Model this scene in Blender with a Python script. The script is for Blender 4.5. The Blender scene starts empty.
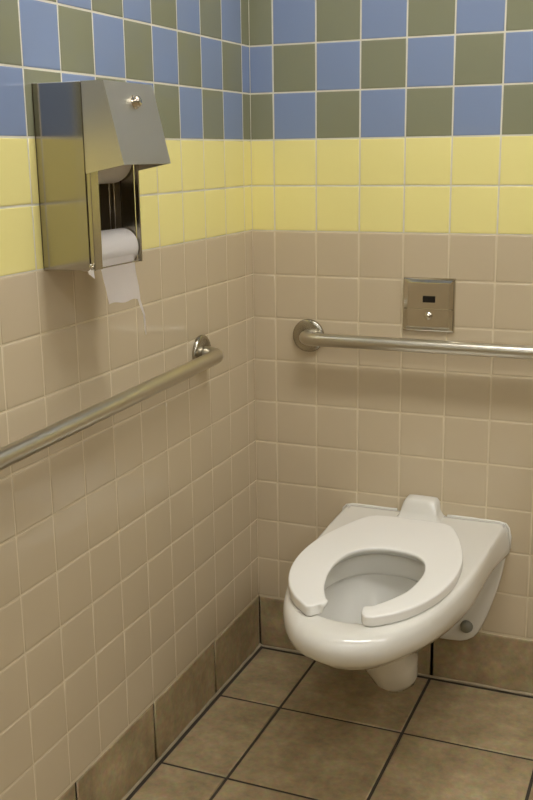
import bpy, bmesh, math, random
from mathutils import Vector, Matrix
random.seed(7)
C = bpy.context.scene.collection
PI = math.pi

# ------------------------------------------------------------------ helpers
def tag(o, label, cat, group=None):
    o['label'] = label
    o['category'] = cat
    if group:
        o['group'] = group
    return o

def thing(name, label, cat, loc, group=None):
    o = bpy.data.objects.new(name, None)
    o.empty_display_size = 0.05
    o.location = loc
    C.objects.link(o)
    return tag(o, label, cat, group)

def obj(name, bm, mats, parent=None, smooth=True, origin=None, recalc=True, sharp=None):
    """link a bmesh (world coordinates) as one mesh object; origin = local zero in world."""
    if recalc:
        bmesh.ops.recalc_face_normals(bm, faces=bm.faces)
    if origin is None:
        if parent is not None:
            origin = world_loc(parent)
        else:
            origin = Vector((0, 0, 0))
    origin = Vector(origin)
    bmesh.ops.translate(bm, verts=bm.verts, vec=-origin)
    me = bpy.data.meshes.new(name)
    for f in bm.faces:
        f.smooth = smooth
    if sharp is not None:
        for e in bm.edges:
            if len(e.link_faces) == 2 and e.calc_face_angle(0) > math.radians(sharp):
                e.smooth = False
    bm.to_mesh(me)
    bm.free()
    if not isinstance(mats, (list, tuple)):
        mats = [mats]
    for m in mats:
        me.materials.append(m)
    o = bpy.data.objects.new(name, me)
    C.objects.link(o)
    if parent is not None:
        o.parent = parent
        o.location = origin - world_loc(parent)
    else:
        o.location = origin
    return o

def world_loc(o):
    v = Vector(o.location)
    while o.parent is not None:
        o = o.parent
        v += Vector(o.location)
    return v

def struct(name, bm, mats, **k):
    o = obj(name, bm, mats, **k)
    o['kind'] = 'structure'
    return o

def add_box(bm, lo, hi, bevel=0.0, seg=2, mi=0):
    a, b = Vector(lo), Vector(hi)
    t = bmesh.new()
    bmesh.ops.create_cube(t, size=1.0)
    for v in t.verts:
        v.co = Vector(((a.x + b.x) / 2 + v.co.x * (b.x - a.x), (a.y + b.y) / 2 + v.co.y * (b.y - a.y), (a.z + b.z) / 2 + v.co.z * (b.z - a.z)))
    if bevel > 0:
        bmesh.ops.bevel(t, geom=list(t.edges), offset=bevel, segments=seg, profile=0.5, affect='EDGES')
    merge(bm, t, mi)

def merge(bm, t, mi=0, mat=None):
    vm = {}
    for v in t.verts:
        vm[v] = bm.verts.new(mat @ v.co if mat is not None else v.co)
    for f in t.faces:
        try:
            g = bm.faces.new([vm[v] for v in f.verts])
            g.material_index = mi
        except ValueError:
            pass
    t.free()

def add_tube(bm, pts, r, n=24, caps=True, mi=0):
    """sweep a circle of radius r (number or list) along a polyline"""
    pts = [Vector(p) for p in pts]
    rings = []
    prev = None
    for i, p in enumerate(pts):
        d = (pts[min(i + 1, len(pts) - 1)] - pts[max(i - 1, 0)]).normalized()
        if prev is None:
            u = d.orthogonal().normalized()
        else:
            u = (prev - d * prev.dot(d)).normalized()
        prev = u
        w = d.cross(u)
        rr = r[i] if isinstance(r, (list, tuple)) else r
        rings.append([bm.verts.new(p + (u * math.cos(2 * PI * k / n) + w * math.sin(2 * PI * k / n)) * rr) for k in range(n)])
    for a, b in zip(rings, rings[1:]):
        for k in range(n):
            bm.faces.new((a[k], a[(k + 1) % n], b[(k + 1) % n], b[k])).material_index = mi
    if caps:
        bm.faces.new(rings[0]).material_index = mi
        bm.faces.new(rings[-1]).material_index = mi

def add_lathe(bm, prof, origin, axis, n=40, mi=0):
    """prof: list of (radius, height along axis)"""
    axis = Vector(axis).normalized()
    u = axis.orthogonal().normalized()
    w = axis.cross(u)
    o = Vector(origin)
    rings = []
    for r, h in prof:
        if r < 1e-6:
            rings.append([bm.verts.new(o + axis * h)])
        else:
            rings.append([bm.verts.new(o + axis * h + (u * math.cos(2 * PI * k / n) + w * math.sin(2 * PI * k / n)) * r) for k in range(n)])
    for a, b in zip(rings, rings[1:]):
        for k in range(n):
            k2 = (k + 1) % n
            if len(a) == 1 and len(b) == 1:
                continue
            if len(a) == 1:
                f = bm.faces.new((a[0], b[k2], b[k]))
            elif len(b) == 1:
                f = bm.faces.new((a[k], a[k2], b[0]))
            else:
                f = bm.faces.new((a[k], a[k2], b[k2], b[k]))
            f.material_index = mi

def catmull(pts, n):
    """resample a polyline as a smooth curve with n points, equal steps along it"""
    P = [Vector(p) for p in pts]
    dense = []
    for i in range(len(P) - 1):
        p0 = P[i - 1] if i > 0 else P[i] * 2 - P[i + 1]
        p1, p2 = P[i], P[i + 1]
        p3 = P[i + 2] if i + 2 < len(P) else P[i + 1] * 2 - P[i]
        for s in range(16):
            t = s / 16
            dense.append(0.5 * ((2 * p1) + (p2 - p0) * t + (2 * p0 - 5 * p1 + 4 * p2 - p3) * t * t + (3 * p1 - p0 - 3 * p2 + p3) * t ** 3))
    dense.append(P[-1])
    L = [0]
    for a, b in zip(dense, dense[1:]):
        L.append(L[-1] + (b - a).length)
    out = []
    j = 0
    for k in range(n):
        s = L[-1] * k / (n - 1)
        while j < len(L) - 2 and L[j + 1] < s:
            j += 1
        d = L[j + 1] - L[j]
        t = (s - L[j]) / d if d > 0 else 0
        out.append(dense[j].lerp(dense[j + 1], min(max(t, 0), 1)))
    return out

def bridge(bm, a, b, closed=True, mi=0):
    n = len(a)
    for k in range(n if closed else n - 1):
        k2 = (k + 1) % n
        bm.faces.new((a[k], a[k2], b[k2], b[k])).material_index = mi

# ------------------------------------------------------------------ materials
def srgb(r, g, b):
    f = lambda c: (c / 255) / 12.92 if c / 255 <= 0.04045 else ((c / 255 + 0.055) / 1.055) ** 2.4
    return (f(r), f(g), f(b), 1)

def mat(name, col, rough=0.5, metal=0.0, var=0.0, vscale=6.0, bump=0.0, bscale=60.0, spec=0.5, coat=0.0, stretch=None, rvar=0.0, obj_var=0.0):
    m = bpy.data.materials.new(name)
    m.use_nodes = True
    nt = m.node_tree
    b = nt.nodes['Principled BSDF']
    b.inputs['Base Color'].default_value = col
    b.inputs['Roughness'].default_value = rough
    b.inputs['Metallic'].default_value = metal
    b.inputs['Specular IOR Level'].default_value = spec
    b.inputs['Coat Weight'].default_value = coat
    tc = nt.nodes.new('ShaderNodeTexCoord')
    mp = nt.nodes.new('ShaderNodeMapping')
    nt.links.new(tc.outputs['Object'], mp.inputs['Vector'])
    if stretch:
        mp.inputs['Scale'].default_value = stretch
    if var > 0:
        n = nt.nodes.new('ShaderNodeTexNoise')
        n.inputs['Scale'].default_value = vscale
        n.inputs['Detail'].default_value = 5
        nt.links.new(mp.outputs[0], n.inputs['Vector'])
        mx = nt.nodes.new('ShaderNodeMix')
        mx.data_type = 'RGBA'
        mx.inputs[6].default_value = tuple(c * (1 - var) for c in col[:3]) + (1,)
        mx.inputs[7].default_value = tuple(min(1, c * (1 + var)) for c in col[:3]) + (1,)
        nt.links.new(n.outputs['Fac'], mx.inputs[0])
        nt.links.new(mx.outputs[2], b.inputs['Base Color'])
    if rvar > 0:
        n3 = nt.nodes.new('ShaderNodeTexNoise')
        n3.inputs['Scale'].default_value = 9
        n3.inputs['Detail'].default_value = 3
        nt.links.new(tc.outputs['Object'], n3.inputs['Vector'])
        mr = nt.nodes.new('ShaderNodeMapRange')
        mr.inputs[3].default_value = max(0.02, rough - rvar)
        mr.inputs[4].default_value = rough + rvar
        nt.links.new(n3.outputs['Fac'], mr.inputs[0])
        nt.links.new(mr.outputs[0], b.inputs['Roughness'])
    if bump > 0:
        n2 = nt.nodes.new('ShaderNodeTexNoise')
        n2.inputs['Scale'].default_value = bscale
        n2.inputs['Detail'].default_value = 4
        nt.links.new(mp.outputs[0], n2.inputs['Vector'])
        bp = nt.nodes.new('ShaderNodeBump')
        bp.inputs['Strength'].default_value = bump
        bp.inputs['Distance'].default_value = 0.002
        nt.links.new(n2.outputs['Fac'], bp.inputs['Height'])
        nt.links.new(bp.outputs[0], b.inputs['Normal'])
    return m

GL = dict(rough=0.10, bump=0.03, bscale=10.0, var=0.03, vscale=3.0)
M_BEIGE = mat('beige_glazed_tile', srgb(198, 182, 154), **GL)
M_YELLOW = mat('yellow_glazed_tile', srgb(238, 227, 152), **GL)
M_BLUE = mat('blue_glazed_tile', srgb(132, 148, 180), **GL)
M_OLIVE = mat('olive_glazed_tile', srgb(136, 137, 112), **GL)
M_GROUT = mat('pale_wall_grout', srgb(214, 209, 192), rough=0.9, var=0.12, vscale=40)
M_GROUT2 = mat('beige_wall_grout', srgb(212, 198, 168), rough=0.9, var=0.10, vscale=40)
M_CHINA = mat('white_vitreous_china', srgb(222, 219, 210), rough=0.10, coat=0.3)
M_SEAT = mat('white_seat_plastic', srgb(238, 236, 230), rough=0.25)
M_STEEL = mat('brushed_steel', srgb(176, 170, 156), rough=0.24, metal=1.0, bump=0.05, bscale=1.0, stretch=(900, 900, 12), rvar=0.05)
M_SIDE = mat('brushed_steel_side', srgb(168, 163, 154), rough=0.12, metal=1.0, bump=0.03, bscale=1.0, stretch=(900, 900, 12), rvar=0.03)
M_BAR = mat('satin_steel_bar', srgb(202, 196, 182), rough=0.30, metal=1.0, bump=0.03, bscale=1.0, stretch=(60, 60, 900))
M_HOOD = mat('brushed_steel_hood', srgb(212, 206, 192), rough=0.40, metal=1.0, bump=0.04, bscale=1.0, stretch=(900, 900, 12), rvar=0.04)
M_CHROME = mat('chrome', srgb(208, 202, 190), rough=0.07, metal=1.0)
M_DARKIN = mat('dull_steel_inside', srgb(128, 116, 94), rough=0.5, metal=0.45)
M_BLACK = mat('black_sensor_glass', srgb(14, 14, 16), rough=0.08)
M_PAPER = mat('white_tissue_paper', srgb(246, 241, 238), rough=0.95, bump=0.35, bscale=220)
_nt = M_PAPER.node_tree
_tr = _nt.nodes.new('ShaderNodeBsdfTranslucent')
_tr.inputs[0].default_value = srgb(244, 240, 236)
_ms = _nt.nodes.new('ShaderNodeMixShader')
_ms.inputs[0].default_value = 0.28
_nt.links.new(_nt.nodes['Principled BSDF'].outputs[0], _ms.inputs[1])
_nt.links.new(_tr.outputs[0], _ms.inputs[2])
_nt.links.new(_ms.outputs[0], _nt.nodes['Material Output'].inputs[0])
M_CORE = mat('grey_card_core', srgb(150, 132, 108), rough=0.9)
M_BOLT = mat('grey_bolt_cap', srgb(128, 126, 112), rough=0.5)
M_CEIL = mat('ceiling_paint', srgb(226, 222, 210), rough=0.9, var=0.02)
M_PAINT = mat('wall_paint', srgb(206, 196, 172), rough=0.8, var=0.02)
M_PART = mat('partition_laminate', srgb(150, 140, 120), rough=0.35, var=0.03)
M_LAMPF = mat('lamp_frame_white', srgb(232, 230, 224), rough=0.4)
M_FGROUT = mat('dark_floor_grout', srgb(62, 54, 44), rough=0.95, var=0.2, vscale=60)
M_BEAD = mat('pale_caulk_bead', srgb(154, 140, 114), rough=0.85, var=0.35, vscale=25)

def stone(name, ca, cb, cc):
    m = bpy.data.materials.new(name)
    m.use_nodes = True
    nt = m.node_tree
    b = nt.nodes['Principled BSDF']
    tc = nt.nodes.new('ShaderNodeTexCoord')
    n1 = nt.nodes.new('ShaderNodeTexNoise')
    n1.inputs['Scale'].default_value = 11
    n1.inputs['Detail'].default_value = 9
    n1.inputs['Roughness'].default_value = 0.74
    n1.inputs['Distortion'].default_value = 0.15
    n2 = nt.nodes.new('ShaderNodeTexNoise')
    n2.inputs['Scale'].default_value = 70
    n2.inputs['Detail'].default_value = 6
    at = nt.nodes.new('ShaderNodeAttribute')
    at.attribute_name = 'tile_seed'
    ad = nt.nodes.new('ShaderNodeVectorMath')
    nt.links.new(tc.outputs['Object'], ad.inputs[0])
    nt.links.new(at.outputs['Vector'], ad.inputs[1])
    nt.links.new(ad.outputs[0], n1.inputs['Vector'])
    nt.links.new(ad.outputs[0], n2.inputs['Vector'])
    r = nt.nodes.new('ShaderNodeValToRGB')
    r.color_ramp.elements[0].position = 0.28
    r.color_ramp.elements[0].color = ca
    r.color_ramp.elements[1].position = 0.74
    r.color_ramp.elements[1].color = cc
    e = r.color_ramp.elements.new(0.5)
    e.color = cb
    nt.links.new(n1.outputs['Fac'], r.inputs[0])
    mx = nt.nodes.new('ShaderNodeMix')
    mx.data_type = 'RGBA'
    mx.blend_type = 'OVERLAY'
    mx.inputs[0].default_value = 0.35
    nt.links.new(r.outputs[0], mx.inputs[6])
    nt.links.new(n2.outputs['Color'], mx.inputs[7])
    hs = nt.nodes.new('ShaderNodeHueSaturation')
    hs.inputs['Saturation'].default_value = 0.92
    nt.links.new(mx.outputs[2], hs.inputs['Color'])
    nt.links.new(hs.outputs[0], b.inputs['Base Color'])
    b.inputs['Roughness'].default_value = 0.48
    bp = nt.nodes.new('ShaderNodeBump')
    bp.inputs['Strength'].default_value = 0.25
    bp.inputs['Distance'].default_value = 0.002
    nt.links.new(n1.outputs['Fac'], bp.inputs['Height'])
    nt.links.new(bp.outputs[0], b.inputs['Normal'])
    return m
M_STONE = stone('brown_floor_stone', srgb(124, 106, 74), srgb(156, 136, 98), srgb(182, 162, 122))

def emission(name, col, s):
    m = bpy.data.materials.new(name)
    m.use_nodes = True
    nt = m.node_tree
    nt.nodes.remove(nt.nodes['Principled BSDF'])
    e = nt.nodes.new('ShaderNodeEmission')
    e.inputs[0].default_value = col
    e.inputs[1].default_value = s
    nt.links.new(e.outputs[0], nt.nodes['Material Output'].inputs[0])
    return m
M_LAMP_ADDED = emission('added_lamp_glow', (1.0, 0.992, 0.965, 1), 14.0)  # glow of the extra lamps added for more even light
M_LAMP2 = emission('lamp_diffuser_bright_glow', (1.0, 0.992, 0.965, 1), 23.0)

# ------------------------------------------------------------------ the room
P = 0.110                      # wall tile pitch
Z0 = 0.152                     # top of the base tiles
RX, RY, RZ = 3.60, -5.00, 2.60  # right wall, front wall, ceiling
A0, D0 = 0.0604, 0.0464        # first upright grout line on back / left wall
NROW = 18
ZT = Z0 + NROW * P

def add_tile(bm, frame, u0, v0, u1, v1, mi, rings, tilt=0.0, seed=None):
    """frame(u, v, h) -> point; a tile face with rounded glazed edges"""
    ts = [random.uniform(-tilt, tilt) for _ in range(3)]
    def pt(u, v, h):
        a = (u - u0) / (u1 - u0) - 0.5
        b = (v - v0) / (v1 - v0) - 0.5
        return frame(u, v, h + ts[0] * a + ts[1] * b)
    prev = None
    faces = []
    for ins, h in rings:
        q = [(u0 + ins, v0 + ins), (u1 - ins, v0 + ins), (u1 - ins, v1 - ins), (u0 + ins, v1 - ins)]
        ring = [bm.verts.new(pt(u, v, h)) for u, v in q]
        if prev:
            for k in range(4):
                faces.append(bm.faces.new((prev[k], prev[(k + 1) % 4], ring[(k + 1) % 4], ring[k])))
        prev = ring
    faces.append(bm.faces.new(prev))
    for f in faces:
        f.material_index = mi
    if seed is not None:
        lay = bm.faces.layers.float_vector.get('tile_seed') or bm.faces.layers.float_vector.new('tile_seed')
        s = Vector((random.uniform(-9, 9), random.uniform(-9, 9), random.uniform(-9, 9)))
        for f in faces:
            f[lay] = s
    return faces

WT = [(0, -0.0022), (0.0004, -0.0010), (0.0010, -0.00030), (0.0019, 0.0), (0.0045, 0.00012)]
G = 0.0013

def tiled_wall(name, frame, first, length, back):
    bm = bmesh.new()
    cols = [(0.0, first)]
    u = first
    while u < length - 1e-4:
        cols.append((u, min(u + P, length)))
        u += P
    for r in range(NROW):
        v0, v1 = Z0 + r * P, Z0 + (r + 1) * P
        for c, (a, b) in enumerate(cols):
            if b - a < 0.012:
                continue
            if r < 9:
                mi = 1
            elif r < 11:
                mi = 2
            else:
                mi = 4 if (c + r - 11) % 2 == 0 else 3
            add_tile(bm, frame, a + (G if c else 0.0), v0 + G, b - G, v1 - G, mi, WT, 0.00016)
    # grout bed behind the tiles, painted wall above, wall thickness
    def quad(us, vs, h, mi):
        f = bm.faces.new([bm.verts.new(frame(u, v, h)) for u, v in ((us[0], vs[0]), (us[1], vs[0]), (us[1], vs[1]), (us[0], vs[1]))])
        f.material_index = mi
    quad((-0.0015, length), (0, Z0 + 9 * P), -0.0008, 6)
    quad((-0.0015, length), (Z0 + 9 * P, ZT), -0.0008, 0)
    quad((-0.0015, length), (ZT, RZ), -0.0012, 5)
    quad((-0.1, length + 0.1), (-0.1, RZ + 0.1), -0.10, 5)
    o = struct(name, bm, [M_GROUT, M_BEIGE, M_YELLOW, M_BLUE, M_OLIVE, M_PAINT, M_GROUT2], recalc=False)
    return o

tiled_wall('wall_back', lambda u, v, h: Vector((u, -h, v)), A0, RX, 'y')
tiled_wall('wall_left', lambda u, v, h: Vector((h, -u, v)), D0, -RY, 'x')
tiled_wall('wall_front', lambda u, v, h: Vector((u, RY + h, v)), A0, RX, 'y')
# right side: laminate partition wall
bm = bmesh.new()
add_box(bm, (RX, RY, 0), (RX + 0.1, 0.0, RZ))
struct('wall_right', bm, M_PART, smooth=False)
bm = bmesh.new()
add_box(bm, (-0.1, RY - 0.1, RZ), (RX + 0.1, 0.1, RZ + 0.08))
struct('ceiling', bm, M_CEIL, smooth=False)

# floor: large stone tiles
FX, FY = 0.3105, 0.3130
X1, Y1 = 0.1740, -0.2820
bm = bmesh.new()
bm.faces.layers.float_vector.new('tile_seed')
FT = [(0, -0.0025), (0.0006, -0.0010), (0.002, 0.0), (0.006, 0.0)]
xs = [0.0105, X1] + [X1 + FX * i for i in range(1, 12)]
ys = [-0.0105, Y1] + [Y1 - FY * i for i in range(1, 17)]
g = 0.0034
for i in range(len(xs) - 1):
    for j in range(len(ys) - 1):
        add_tile(bm, lambda u, v, h: Vector((u, v, h)), xs[i] + g, ys[j + 1] + g, xs[i + 1] - g, ys[j] - g, 0, FT, 0.0003, seed=1)
f = bm.faces.new([bm.verts.new(p) for p in ((-0.1, 0.1, -0.0022), (-0.1, RY - 0.1, -0.0022), (RX + 0.1, RY - 0.1, -0.0022), (RX + 0.1, 0.1, -0.0022))])
f.material_index = 1
if f.normal.z < 0:
    f.normal_flip()
struct('floor', bm, [M_STONE, M_FGROUT], recalc=True)

# base tiles round the foot of the walls, with a pale bead along the bottom
def baseboard(name, frame, joints, length):
    bm = bmesh.new()
    bm.faces.layers.float_vector.new('tile_seed')
    js = [0.004] + joints
    BT = [(0, -0.006), (0.0006, 0.0008), (0.0022, 0.0022), (0.006, 0.0024)]
    for a, b in zip(js, js[1:]):
        if a >= length:
            break
        add_tile(bm, frame, a + (0.0032 if a > 0.01 else 0), 0.003, min(b, length) - 0.0032, Z0 - 0.0036, 0, BT, 0.0003, seed=1)
    # dark joint bed and pale grout on top
    def strip(v0, v1, h, mi):
        f = bm.faces.new([bm.verts.new(frame(u, v, h)) for u, v in ((0, v0), (length, v0), (length, v1), (0, v1))])
        f.material_index = mi
    strip(0, Z0 - 0.003, -0.0008, 1)
    strip(Z0 - 0.0045, Z0 + 0.0012, 0.0004, 3)
    # bead: quarter round, slightly uneven
    N = 90
    rows = []
    for i in range(N + 1):
        u = length * i / N
        w = 0.0048 + random.uniform(-0.0014, 0.0012)
        rows.append([bm.verts.new(frame(u, v, h)) for v, h in ((w * 1.25, 0.0022), (w * 0.85, 0.0042), (w * 0.35, 0.0075), (-0.0015, w))])
    for a, b in zip(rows, rows[1:]):
        for k in range(3):
            bm.faces.new((a[k], b[k], b[k + 1], a[k + 1])).material_index = 2
    struct(name, bm, [M_STONE, M_FGROUT, M_BEAD, M_GROUT2])
jl = [0.286 + FY * i for i in range(0, 18)]
jb = [0.174, 0.486] + [0.486 + FX * i for i in range(1, 12)]
baseboard('baseboard_left', lambda u, v, h: Vector((h, -u, v)), jl, -RY)
baseboard('baseboard_back', lambda u, v, h: Vector((u, -h, v)), jb, RX)

# ------------------------------------------------------------------ ceiling lamps
def ceiling_light(x, y, sx, sy, label, glow=None):
    t = thing('ceiling_light', label, 'ceiling light', (x, y, RZ), 'ceiling lights')
    bm = bmesh.new()
    w = 0.025
    for lo, hi in (((x - sx, y - sy, RZ - 0.05), (x + sx, y - sy + w, RZ)), ((x - sx, y + sy - w, RZ - 0.05), (x + sx, y + sy, RZ)),
                   ((x - sx, y - sy, RZ - 0.05), (x - sx + w, y + sy, RZ)), ((x + sx - w, y - sy, RZ - 0.05), (x + sx, y + sy, RZ))):
        add_box(bm, lo, hi, 0.002, 1)
    obj('frame', bm, M_LAMPF, t, smooth=False)
    bm = bmesh.new()
    add_box(bm, (x - sx + w, y - sy + w, RZ - 0.045), (x + sx - w, y + sy - w, RZ - 0.02), 0.003, 1)
    obj('diffuser', bm, glow or M_LAMP_ADDED, t, smooth=False)
ceiling_light(0.90, -0.85, 0.60, 0.15, 'white ceiling light panel above the toilet, nearest the tiled corner', M_LAMP2)
ceiling_light(2.70, -0.85, 0.60, 0.15, 'added unseen white ceiling light panel by the back wall, right of the toilet')  # from here on: unseen lamps added to brighten and even out the room
ceiling_light(0.90, -2.50, 0.60, 0.15, 'added unseen white ceiling light panel over the left half, middle of three rows')
ceiling_light(2.70, -2.50, 0.60, 0.15, 'added unseen white ceiling light panel over the right half, middle of three rows')
ceiling_light(0.90, -4.15, 0.60, 0.15, 'added unseen white ceiling light panel by the front wall, left half')
ceiling_light(2.70, -4.15, 0.60, 0.15, 'added unseen white ceiling light panel by the front wall, right half')

# ------------------------------------------------------------------ toilet
XC = 0.457
toilet = thing('toilet', 'white wall-hung toilet with a raised-open horseshoe seat ring, mounted low on the back wall', 'toilet', (XC, 0, 0))
toilet['label'] = 'white wall-hung toilet with open-front seat, fixed to the back wall'
NH = 30
def ring_from_half(bm, half, z, n=NH):
    pts = catmull([(w, y, 0) for w, y in half], n)
    right = [bm.verts.new((XC + p.x, p.y, z)) for p in pts]
    left = [bm.verts.new((XC - p.x, p.y, z)) for p in pts[:-1]]
    return right + left[::-1]

def dup_levels(bm):
    L = [
     (0.4475, [(.195, -.005), (.193, -.15), (.183, -.35), (.164, -.50), (.131, -.60), (.084, -.664), (.042, -.690), (0, -.698)]),
     (0.4465, [(.199, -.004), (.197, -.15), (.188, -.35), (.170, -.50), (.137, -.60), (.090, -.672), (.046, -.700), (0, -.709)]),
     (0.4420, [(.204, -.003), (.199, -.15), (.192, -.35), (.175, -.50), (.142, -.602), (.095, -.678), (.049, -.709), (0, -.718)]),
     (0.4320, [(.208, -.002), (.201, -.15), (.195, -.35), (.178, -.50), (.146, -.604), (.099, -.684), (.052, -.720), (0, -.732)]),
     (0.4120, [(.212, -.002), (.202, -.15), (.196, -.35), (.180, -.50), (.148, -.604), (.101, -.684), (.053, -.722), (0, -.734)]),
     (0.3930, [(.215, -.002), (.202, -.15), (.195, -.35), (.177, -.50), (.145, -.602), (.098, -.680), (.051, -.716), (0, -.728)]),
     (0.3780, [(.216, -.002), (.199, -.15), (.192, -.35), (.171, -.49), (.137, -.592), (.091, -.668), (.047, -.702), (0, -.713)]),
     (0.3680, [(.213, -.002), (.193, -.14), (.188, -.34), (.165, -.48), (.129, -.580), (.085, -.655), (.043, -.690), (0, -.700)]),
     (0.3560, [(.180, -.002), (.165, -.14), (.181, -.32), (.158, -.47), (.121, -.565), (.079, -.637), (.040, -.671), (0, -.681)]),
     (0.3420, [(.105, -.002), (.120, -.12), (.168, -.28), (.150, -.44), (.113, -.545), (.072, -.612), (.037, -.643), (0, -.653)]),
     (0.3150, [(.080, -.002), (.085, -.10), (.122, -.25), (.124, -.38), (.098, -.480), (.064, -.538), (.032, -.567), (0, -.576)]),
     (0.2850, [(.066, -.002), (.068, -.10), (.082, -.21), (.088, -.31), (.076, -.400), (.051, -.455), (.026, -.480), (0, -.487)]),
     (0.2450, [(.006, -.160), (.034, -.180), (.051, -.23), (.061, -.32), (.056, -.385), (.040, -.414), (.020, -.430), (0, -.436)]),
     (0.1900, [(.004, -.172), (.032, -.188), (.049, -.23), (.058, -.29), (.054, -.340), (.039, -.364), (.019, -.379), (0, -.385)]),
     (0.1350, [(.003, -.184), (.028, -.196), (.045, -.222), (.053, -.250), (.049, -.288), (.036, -.311), (.018, -.329), (0, -.335)]),
     (0.1050, [(.002, -.192), (.022, -.200), (.036, -.215), (.042, -.230), (.041, -.246), (.029, -.273), (.015, -.288), (0, -.293)]),
     (0.0900, [(.001, -.202), (.013, -.206), (.022, -.214), (.027, -.222), (.026, -.230), (.019, -.238), (.010, -.250), (0, -.254)]),
     (0.0860, [(.005, -.195), (.010, -.199), (.014, -.205), (.014, -.21), (.012, -.218), (.008, -.225), (.004, -.229), (0, -.230)]),
    ]
    def lift(z, y):
        return y if z > .4 else y + .010 * min(1, max(0, (-.40 - y) / .25)) * min(1, (.4 - z) / .02)
    def slim(w, y):
        return w * (1 - .035 * min(1, max(0, (-.30 - y) / .2)))
    return [ring_from_half(bm, [(slim(w, y), lift(z, y)) for w, y in h], z) for z, h in L]

bm = bmesh.new()
rings = dup_levels(bm)
for a, b in zip(rings, rings[1:]):
    bridge(bm, a, b)
bm.faces.new(rings[-1])
# inside of the bowl: the rim opening has as many points as the outer ring
ntot = len(rings[0])
def inner(cy, hx, hy, z):
    # point order as in the outer rings: from the wall side on the right, round the front, back on the left
    out = []
    for k in range(ntot):
        th = PI / 2 - 2 * PI * (k + 0.5 - 0.5) / ntot - PI / ntot
        c, s = math.cos(th), math.sin(th)
        e = 0.88
        out.append(bm.verts.new((XC + hx * math.copysign(abs(c) ** e, c), cy + hy * math.copysign(abs(s) ** e, s), z)))
    return out
inn = [inner(-.468, .128, .190, .4478), inner(-.468, .121, .184, .4465), inner(-.469, .117, .181, .4410), inner(-.470, .114, .180, .405),
       inner(-.470, .118, .182, .399), inner(-.462, .124, .180, .393), inner(-.455, .118, .168, .372), inner(-.445, .106, .146, .345), inner(-.428, .090, .118, .322),
       inner(-.405, .070, .085, .303), inner(-.390, .054, .062, .290), inner(-.38, .042, .046, .278), inner(-.37, .03, .032, .268), inner(-.365, .012, .014, .263)]
hold = []
for t in (.06, .5):
    hold.append([bm.verts.new(a.co.lerp(b.co, t).to_tuple()[:2] + (.4478,)) for a, b in zip(rings[0], inn[0])])
bridge(bm, hold[0], rings[0])
bridge(bm, hold[1], hold[0])
bridge(bm, inn[0], hold[1])
for a, b in zip(inn, inn[1:]):
    bridge(bm, b, a)
bm.faces.new(inn[-1])
# mounting plate against the wall, tapering to the bottom, rounded foot
def plate_ring(y, ins):
    half = [(.210, .430), (.210, .380), (.197, .300), (.173, .215), (.151, .160), (.137, .139), (.117, .127), (.09, .123), (0, .122)]
    pts = [(max(0, w - ins), z + (ins if z < .3 else 0)) for w, z in half]
    c = catmull([(w, z, 0) for w, z in pts], 26)
    r = [bm.verts.new((XC + p.x, y, p.y)) for p in c]
    l = [bm.verts.new((XC - p.x, y, p.y)) for p in c[:-1]]
    return r + l[::-1]
pr = [plate_ring(-0.001, 0.002), plate_ring(-0.016, 0.0), plate_ring(-0.022, 0.002), plate_ring(-0.026, 0.007), plate_ring(-0.027, 0.02)]
for a, b in zip(pr, pr[1:]):
    bridge(bm, a, b)
bm.faces.new(pr[-1]); bm.faces.new(pr[0])
# solid web between the plate and the trap, each side of the outlet
obj('bowl', bm, M_CHINA, toilet, sharp=50)

bm = bmesh.new()
cp = [(-.2165, -.0030, .385), (-.2168, -.0030, .415), (-.2125, -.0032, .436), (-.2050, -.0034, .4455), (-.19, -.0036, .4485)] + [(x / 100, -.0036, .4488) for x in range(-17, -5, 2)]
cp += [(x / 100, -.0036, .4488) for x in range(6, 18, 2)] + [(.19, -.0036, .4485), (.2050, -.0034, .4455), (.2125, -.0032, .436), (.2168, -.0030, .415), (.2165, -.0030, .385)]
cp = [(x * .990, y, z) for x, y, z in cp]
add_tube(bm, [(XC + x, y, z) for x, y, z in cp[:11]], [.0034 + random.uniform(-.0008, .0008) for _ in cp[:11]], 10)
obj('caulk_bead', bm, M_CHINA, toilet)
bm = bmesh.new()
add_tube(bm, [(XC + x, y, z) for x, y, z in cp[11:]], [.0034 + random.uniform(-.0008, .0008) for _ in cp[11:]], 10)
obj('caulk_bead', bm, M_CHINA, toilet)

# seat: horseshoe, open at the front
outer_h = [(0.0, -.112), (.050, -.112), (.092, -.122), (.117, -.162), (.144, -.234), (.164, -.308), (.1715, -.382), (.169, -.450), (.156, -.516), (.132, -.577), (.101, -.624), (.066, -.657)]
inner_h = [(0.0, -.316), (.030, -.320), (.058, -.334), (.079, -.360), (.091, -.400), (.0945, -.440), (.091, -.485), (.083, -.526), (.071, -.562), (.058, -.590), (.047, -.610)]
NS = 34
oc = catmull([(a, b, 0) for a, b in outer_h], NS)
ic = catmull([(a, b, 0) for a, b in inner_h], NS)
stations = [(i_, o_) for i_, o_ in zip(ic, oc)]
bm = bmesh.new()
ZB, ZTOP = 0.4495, 0.4715
RR = 0.0040
prof = []   # (side, inset, height) closed loop across the ring
for q in range(5):
    a = PI - (PI / 2) * q / 4
    prof.append(('i', RR * (1 + math.cos(a)), ZTOP - RR + RR * math.sin(a)))
prof += [('i', .008, ZTOP + .0003), ('i', .022, ZTOP + .0010), ('o', .024, ZTOP + .0008), ('o', .010, ZTOP + .0002)]
for q in range(5):
    a = PI / 2 - (PI / 2) * q / 4
    prof.append(('o', RR * (1 - math.cos(a)), ZTOP - RR + RR * math.sin(a)))
prof += [('o', 0.0, ZB + 0.004), ('o', 0.0015, ZB), ('o', .006, ZB - .0003), ('i', 0.017, ZB), ('i', 0.004, ZTOP - .0100), ('i', 0.0006, ZTOP - .0072)]
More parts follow.
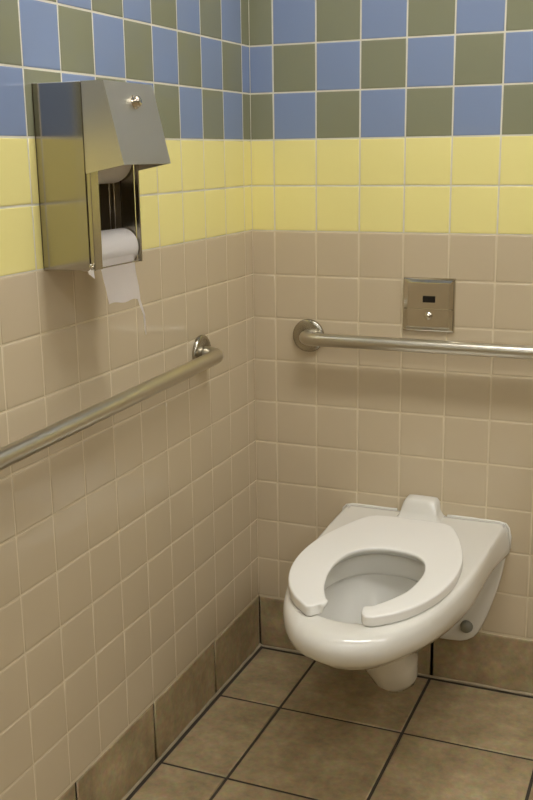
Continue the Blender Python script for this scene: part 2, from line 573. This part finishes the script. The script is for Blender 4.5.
def station(i_, o_, sgn, k):
    i_, o_ = i_.copy(), o_.copy()
    bi = min(1, i_.x / .05) * min(1, max(0, (i_.y + .62) / .10))
    i_.x += (-.006 if sgn < 0 else .009) * bi
    o_.x += (.007 if sgn < 0 else -.002) * min(1, o_.x / .04) * min(1, max(0.3, (-o_.y - .05) / .05))
    w = (o_ - i_).length
    u = (o_ - i_) / w if w > 1e-6 else Vector((1, 0, 0))
    out = []
    for side, ins, z in prof:
        ins = min(ins, w * 0.42)
        p = i_ + u * ins if side == 'i' else o_ - u * ins
        zz = z
        if k < 1:
            zm = (ZB + ZTOP) / 2
            zz = zm + (zz - zm) * (0.70 + 0.30 * k)
        out.append(bm.verts.new((XC + sgn * p.x, p.y, zz)))
    return out
def half_ring(sgn, ext):
    st = [(i_, o_, 1.0) for i_, o_ in zip(ic, oc)]
    ei, eo = ic[-1], oc[-1]
    d = Vector((-0.95, -0.32, 0)).normalized()
    mid = (ei + eo) / 2
    st.append((mid + d * (ext - .009) + (ei - mid) * .93, mid + d * (ext - .009) + (eo - mid) * .93, 1.0))
    for t in (0.3, 0.55, 0.75, 0.9, 0.98):
        q = math.sqrt(1 - t * t)
        m2 = mid + d * (ext - .009 + .009 * t)
        st.append((m2 + (ei - mid) * .93 * q, m2 + (eo - mid) * .93 * q, q))
    return [station(i_, o_, sgn, k) for i_, o_, k in st]
hl, hr = half_ring(-1, .013), half_ring(1, .021)
for v in hl[0]:
    bm.verts.remove(v)
loops = hl[1:][::-1] + hr
for a, b in zip(loops, loops[1:]):
    bridge(bm, a, b)
bm.faces.new(loops[0]); bm.faces.new(loops[-1])
seat = obj('seat', bm, M_SEAT, toilet, sharp=70)
# rubber bumpers under the ring
for sx in (-1, 1):
    bm = bmesh.new()
    add_lathe(bm, [(0, 0), (.011, 0), (.011, .0035), (0, .0035)], (XC + sx * .145, -.46, .4468), (0, 0, 1), 16)
    obj('bumper', bm, M_SEAT, seat)
# hinge blocks at the back of the ring
for sx in (-1, 1):
    bm = bmesh.new()
    add_box(bm, (XC + sx * .07 - .016, -.135, .4470), (XC + sx * .07 + .016, -.100, .4600), .004, 2)
    obj('hinge', bm, M_SEAT, seat)

# water inlet cover against the wall
bm = bmesh.new()
sec = [(-.0015, 0), (-.028, 0), (-.036, -.003), (-.041, -.010), (-.048, -.030), (-.056, -.044), (-.066, -.0485)]
rowsv = []
for y, dz in sec:
    t = -dz / .0485
    ztop = .4935 + dz
    hw = .0375 + .005 * t
    hb = .052
    prof2 = [(-hb - .006, .4455), (-hb, .450), (-(hw + (hb - hw) * .45), .462 if ztop > .462 else ztop * .5 + .225), (-(hw + .004), min(ztop, ztop * .8 + .45 * .2)), (-(hw - .002), ztop - .001 * (1 - t)), (-hw * .5, ztop), (hw * .5, ztop),
             (hw - .002, ztop - .001 * (1 - t)), (hw + .004, min(ztop, ztop * .8 + .45 * .2)), (hw + (hb - hw) * .45, .462 if ztop > .462 else ztop * .5 + .225), (hb, .450), (hb + .006, .4455)]
    rowsv.append([bm.verts.new((XC - .003 + x, y, min(z, max(ztop, .4455)))) for x, z in prof2])
for a, b in zip(rowsv, rowsv[1:]):
    bridge(bm, a, b, closed=False)
bm.faces.new(rowsv[0])
obj('inlet_cover', bm, M_CHINA, toilet, sharp=60)

# bolt caps on the mounting plate
for sx in (-1, 1):
    bm = bmesh.new()
    add_lathe(bm, [(.016, 0), (.016, .004), (.013, .006), (.013, .014), (.009, .018), (0, .019)], (XC + sx * .1215, -.026, .172), (0, -1, 0), 24)
    o = obj('bolt_cap', bm, M_BOLT, toilet)
    o['label'] = 'grey bolt cap'

# water standing in the bowl
bm = bmesh.new()
cx, cy = XC, -.400
ring = [bm.verts.new((cx + .062 * math.cos(2 * PI * k / 40), cy + .074 * math.sin(2 * PI * k / 40), .2985)) for k in range(40)]
bm.faces.new(ring)
ring2 = [bm.verts.new((cx + .048 * math.cos(2 * PI * k / 40), cy + .055 * math.sin(2 * PI * k / 40), .291)) for k in range(40)]
bridge(bm, ring, ring2)
bm.faces.new(ring2[::-1])
M_WATER = mat('clear_water', (0.93, 0.97, 0.98, 1), rough=0.02)
M_WATER.node_tree.nodes['Principled BSDF'].inputs['Transmission Weight'].default_value = 1.0
M_WATER.node_tree.nodes['Principled BSDF'].inputs['IOR'].default_value = 1.33
wt = obj('toilet_water', bm, M_WATER, None, origin=(cx, cy, .291))
tag(wt, 'clear water standing in the bottom of the white toilet bowl', 'water')

# ------------------------------------------------------------------ grab bars
def flange(parent, pos, nrm):
    bm = bmesh.new()
    add_lathe(bm, [(.0412, .0005), (.0417, .004), (.0410, .0075), (.0385, .0098), (.032, .0112), (.024, .0122), (.0165, .0128), (0, .0128)], pos, nrm, 48)
    return obj('flange', bm, M_STEEL, parent)
def grab_bar(a, b, nrm, label):
    """a, b: flange centres on the wall; the bar stands off along nrm"""
    a, b, n = Vector(a), Vector(b), Vector(nrm)
    t = thing('grab_bar', label, 'grab bar', (a + b) / 2)
    d = (b - a).normalized()
    off, R, r = .054, .034, .0160
    pts = [a + n * .010]
    for k in range(9):
        th = PI / 2 * k / 8
        pts.append(a + n * (off - R + R * math.sin(th)) + d * (R - R * math.cos(th)))
    L = (b - a).length
    for k in range(1, 12):
        pts.append(a + n * off + d * (R + (L - 2 * R) * k / 12))
    for k in range(9):
        th = PI / 2 * (1 - k / 8)
        pts.append(b + n * (off - R + R * math.sin(th)) - d * (R - R * math.cos(th)))
    pts.append(b + n * .010)
    bm = bmesh.new()
    add_tube(bm, pts, r, 32)
    obj('rail', bm, M_BAR, t)
    flange(t, a, n); flange(t, b, n)
grab_bar((.1510, -.0005, .883), (1.080, -.0005, .883), (0, -1, 0), 'brushed steel grab bar along the back wall over the toilet')
grab_bar((.0005, -.316, .887), (.0005, -1.383, .8675), (1, 0, 0), 'brushed steel grab bar on the left wall under the paper dispenser')

# ------------------------------------------------------------------ flush sensor panel
px0, px1, pz0, pz1 = .3938, .5195, .9100, 1.0385
fp = thing('flush_sensor', 'square chrome flush sensor plate on the back wall above the grab bar', 'flush sensor', ((px0 + px1) / 2, 0, pz0))
bm = bmesh.new()
def rect(y, ins):
    return [bm.verts.new(p) for p in ((px0 + ins, y, pz0 + ins), (px1 - ins, y, pz0 + ins), (px1 - ins, y, pz1 - ins), (px0 + ins, y, pz1 - ins))]
R_ = [rect(-.0004, 0), rect(-.0045, 0), rect(-.0075, .0012), rect(-.0088, .004), rect(-.0100, .011), rect(-.0102, .0125)]
for a, b in zip(R_, R_[1:]):
    bridge(bm, a, b)
bm.faces.new(R_[-1]); bm.faces.new(R_[0][::-1])
obj('plate', bm, M_CHROME, fp, smooth=False)
cxp = (px0 + px1) / 2
bm = bmesh.new()
add_box(bm, (cxp - .0135, -.0125, .9805), (cxp + .0165, -.0095, .9960), .0008, 1)
o = obj('sensor_window', bm, M_BLACK, fp, smooth=False)
o['label'] = 'black sensor window'
bm = bmesh.new()
add_lathe(bm, [(.0095, 0), (.0095, .0025), (.0085, .004), (.0062, .0042), (.0062, .009), (.0048, .0115), (0, .0122)], (cxp + .001, -.0100, .9490), (0, -1, 0), 32)
obj('button', bm, M_CHROME, fp)

bm = bmesh.new()
add_box(bm, (px0 + .003, -.0122, .9636), (px1 - .003, -.0098, .9656), .0004, 1)
obj('seam_rib', bm, M_CHROME, fp, smooth=False)

# ------------------------------------------------------------------ paper dispenser
DY0, DY1 = -.907, -.747        # left (near) and right side
DZ0, DZ1 = 1.142, 1.448
DX = .094                      # depth of the cabinet
dp = thing('toilet_paper_dispenser', 'brushed steel toilet paper dispenser with slanted hood on the left wall', 'paper dispenser', (0.0005, (DY0 + DY1) / 2, DZ0))
T = .0016
bm = bmesh.new()
add_box(bm, (.0006, DY0, DZ0), (.0022, DY1, DZ1))
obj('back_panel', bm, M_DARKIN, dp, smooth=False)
bm = bmesh.new(); add_box(bm, (.0006, DY0, DZ0), (DX, DY0 + T, DZ1), .0005, 1); obj('side_panel', bm, M_SIDE, dp, smooth=False)
bm = bmesh.new(); add_box(bm, (.0006, DY1 - T, DZ0), (DX, DY1, DZ1), .0005, 1); obj('side_panel', bm, M_STEEL, dp, smooth=False)
bm = bmesh.new(); add_box(bm, (.0006, DY0 + T, DZ1 - T), (DX, DY1 - T, DZ1)); obj('top_panel', bm, M_STEEL, dp, smooth=False)
bm = bmesh.new(); add_box(bm, (.0006, DY0 + T, DZ0), (.026, DY1 - T, DZ0 + T)); obj('bottom_panel', bm, M_STEEL, dp, smooth=False)
# inner guide walls that hold the rolls
for y, xg in ((DY0 + .021, DX - .006), (DY1 - .0040, .066)):
    bm = bmesh.new()
    add_box(bm, (.004, y - .0006, DZ0 + .006), (xg, y + .0006, DZ1 - .006))
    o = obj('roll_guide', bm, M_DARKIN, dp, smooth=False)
bm = bmesh.new()
add_tube(bm, [(.046, DY1 - .0080, DZ0 + .012), (.046, DY1 - .0080, DZ1 - .02)], .0022, 12)
add_tube(bm, [(.056, DY1 - .0080, DZ0 + .012), (.056, DY1 - .0080, DZ1 - .02)], .0016, 12)
obj('guide_rail', bm, M_CHROME, dp)

for x, z in ((.0690, 1.1705), (.0500, 1.3300)):
    bm = bmesh.new()
    add_tube(bm, [(x, DY0 + .0022, z), (x, DY1 - .0022, z)], .0170, 24)
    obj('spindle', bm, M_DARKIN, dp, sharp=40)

# hinged front: frame round the opening and the hood over it
door = None
F0, F1 = DX + .0022, DX + .0105     # front frame, a hair off the cabinet
bm = bmesh.new()
HB = 1.316                           # lower edge of the hood
LST, RST = .024, .0032
add_box(bm, (F0, DY0 - .0006, DZ0 + .001), (F1, DY0 + LST, HB + .004), .0008, 1)
add_box(bm, (F0, DY1 - RST, DZ0 + .001), (F1, DY1 + .0006, HB + .004), .0008, 1)
add_box(bm, (F0, DY0 + LST, DZ0 + .001), (F0 + .003, DY1 - RST, DZ0 + .0040), .0006, 1)
# turned-in lips beside the opening
add_box(bm, (F0 - .016, DY0 + LST - .0016, DZ0 + .004), (F0, DY0 + LST, HB))
front = obj('door_frame', bm, M_STEEL, dp, smooth=False)
# hood
bm = bmesh.new()
xt, xb = .1375, .1690
zbB = 1.3025
def hood_side(y):
    return [bm.verts.new(p) for p in ((F0, y, zbB), (xb, y, HB), (xt, y, DZ1 + .0005), (F0, y, DZ1 + .0005))]
a = hood_side(DY0 - .0008); b = hood_side(DY1 + .0008)
bm.faces.new(a[::-1]); bm.faces.new(b)
bm.faces.new((a[1], b[1], b[2], a[2]))            # slanted front
bm.faces.new((a[2], b[2], b[3], a[3]))            # top
bmesh.ops.recalc_face_normals(bm, faces=bm.faces)
bmesh.ops.solidify(bm, geom=list(bm.faces), thickness=.0014)
# small return lip along the lower front edge
add_box(bm, (xb - .012, DY0, HB + .0005), (xb - .0015, DY1, HB + .002))
obj('hood', bm, M_HOOD, dp, smooth=False)
# key lock on the hood front
n = Vector((DZ1 - HB, 0, xb - xt)).normalized()
lp = Vector((xt, 0, DZ1)) .lerp(Vector((xb, 0, HB)), .235)
lp.y = -.823
bm = bmesh.new()
add_lathe(bm, [(.0118, -.0005), (.0118, .0014), (.0108, .0020), (.0104, .0045), (.0094, .0078), (.0076, .0104), (.0052, .0119), (.0024, .0125), (0, .0126)], lp, n, 32)
lk = obj('lock', bm, M_CHROME, dp)
# hinge screw eye at the lower left, with a scrap of paper caught on it
bm = bmesh.new()
add_tube(bm, [Vector((F1 - .004, DY0 - .0055, DZ0 + .0080)) + Vector((0, .0046 * math.cos(t * PI / 8), .0046 * math.sin(t * PI / 8))) for t in range(17)], .0013, 10, caps=False)
add_tube(bm, [(F1 - .004, DY0 + .0005, DZ0 + .0080), (F1 - .004, DY0 - .0055, DZ0 + .0080)], .0024, 10)
obj('screw_eye', bm, M_CHROME, dp)
bm = bmesh.new()
pts = [(DY0 - .015, DZ0 + .002), (DY0 - .006, DZ0 + .005), (DY0 + .002, DZ0 + .003), (DY0 + .0035, DZ0 - .013), (DY0 - .004, DZ0 - .008), (DY0 - .014, DZ0 - .003)]
va = [bm.verts.new((F1 - .004 + .0006 * (i % 2), y - .002, z)) for i, (y, z) in enumerate(pts)]
f = bm.faces.new(va)
bmesh.ops.solidify(bm, geom=[f], thickness=.0014)
o = obj('paper_scrap', bm, M_PAPER, dp, smooth=False)
o['label'] = 'torn white paper scrap'

# the two rolls inside
def paper_roll(name, x, y0, y1, z, R, label):
    t = thing(name, label, 'toilet paper', (x, (y0 + y1) / 2, z), 'toilet paper rolls in the steel dispenser')
    bm = bmesh.new()
    L = y1 - y0
    add_lathe(bm, [(.0195, 0), (R - .0012, 0), (R, .0012), (R, L - .0012), (R - .0012, L), (.0195, L), (.0195, 0)], (x, y0, z), (0, 1, 0), 64)
    obj('paper', bm, M_PAPER, t, sharp=40)
    bm = bmesh.new()
    add_lathe(bm, [(.0180, .0005), (.0194, .0005), (.0194, L - .0005), (.0180, L - .0005), (.0180, .0005)], (x, y0, z), (0, 1, 0), 40)
    o = obj('core', bm, M_CORE, t, sharp=40)
    o['label'] = 'grey card core'
    return t
YA, YB = DY0 + .0235, DY1 - .0062
roll = paper_roll('toilet_paper_roll', .0690, YA, YB, 1.1705, .0325, 'white paper roll low in the steel dispenser with a torn sheet hanging down')
paper_roll('toilet_paper_roll', .0500, YA, YB, 1.3300, .0480, 'spare white paper roll tucked up behind the dispenser hood')
# hanging sheet with a torn strand at its right corner
bm = bmesh.new()
def sheet_pt(s, t):
    """s across, t down from the roll (0) to the torn end (1)"""
    ya = -.8690 + .0160 * t
    yb = -.7565 + .0220 * t
    zr, xr, R = 1.1705, .0690, .0329
    if t < .3:                       # wraps the front and underside of the roll
        a = math.radians(-5 - 15 * t / .3)
        x, z = xr + R * math.cos(a), zr + R * math.sin(a)
        x = min(x, .0990)
    else:
        k = (t - .3) / .7
        z_s = zr + R * math.sin(math.radians(-20))
        x_s = min(xr + R * math.cos(math.radians(-20)), .0990)
        zb = 1.0800 - .0035 * s + .0016 * math.sin(s * 11)
        z = z_s + (zb - z_s) * k
        x = x_s + (.0960 - x_s) * min(1, k * 2.2) + .006 * k + .0020 * math.sin(s * 5 + k * 5) * k * k
        ya = -.8860 + .0240 * k
        yb = -.7690 + .0140 * k
        return Vector((x, ya + (yb - ya) * s, z))
    return Vector((x, -.8860 + (-.7690 + .8860) * s, z))
NSX, NSY = 18, 22
gr = [[bm.verts.new(sheet_pt(i / NSX, j / NSY)) for i in range(NSX + 1)] for j in range(NSY + 1)]
for j in range(NSY):
    for i in range(NSX):
        bm.faces.new((gr[j][i], gr[j][i + 1], gr[j + 1][i + 1], gr[j + 1][i]))
# strand
prev = (gr[NSY][NSX - 2], gr[NSY][NSX])
pA, pB = prev[0].co.copy(), prev[1].co.copy()
for k, (dy, dz, w) in enumerate(((.006, -.013, .0090), (.011, -.028, .0068), (.013, -.044, .0060), (.015, -.058, .0055), (.0200, -.0690, .0030))):
    c = pB + Vector((.002 * math.sin(k), dy, dz))
    q = (bm.verts.new(c - Vector((0, w, 0))), bm.verts.new(c))
    bm.faces.new((prev[0], prev[1], q[1], q[0]))
    prev = q
bmesh.ops.solidify(bm, geom=list(bm.faces), thickness=.0004)
obj('loose_sheet', bm, M_PAPER, roll, sharp=35)

# ------------------------------------------------------------------ camera, world
cam = bpy.data.cameras.new('camera')
cam.sensor_fit = 'VERTICAL'
cam.sensor_height = 36
cam.lens = 36 * 1014.84 / 800
co = bpy.data.objects.new('camera', cam)
C.objects.link(co)
yaw, pitch, roll_ = .397260544, -.238958084, -.0140838456
cy_, sy_, cp, sp = math.cos(yaw), math.sin(yaw), math.cos(pitch), math.sin(pitch)
fw = Vector((-sy_ * cp, cy_ * cp, sp)); rt = Vector((cy_, sy_, 0)); up = rt.cross(fw)
c_, s_ = math.cos(roll_), math.sin(roll_)
r2 = c_ * rt + s_ * up; u2 = -s_ * rt + c_ * up
m = Matrix((r2, u2, -fw)).transposed().to_4x4()
m.translation = Vector((1.02697, -2.37215, 1.17966 + .15207))
co.matrix_world = m
bpy.context.scene.camera = co

w = bpy.data.worlds.new('world')
bpy.context.scene.world = w
w.use_nodes = True
w.node_tree.nodes['Background'].inputs[0].default_value = (1, .93, .8, 1)
w.node_tree.nodes['Background'].inputs[1].default_value = 0.05
vs = bpy.context.scene.view_settings
vs.view_transform = 'Standard'
vs.look = 'None'
vs.exposure = 0.06
vs.gamma = 1.0
vs.use_curve_mapping = False
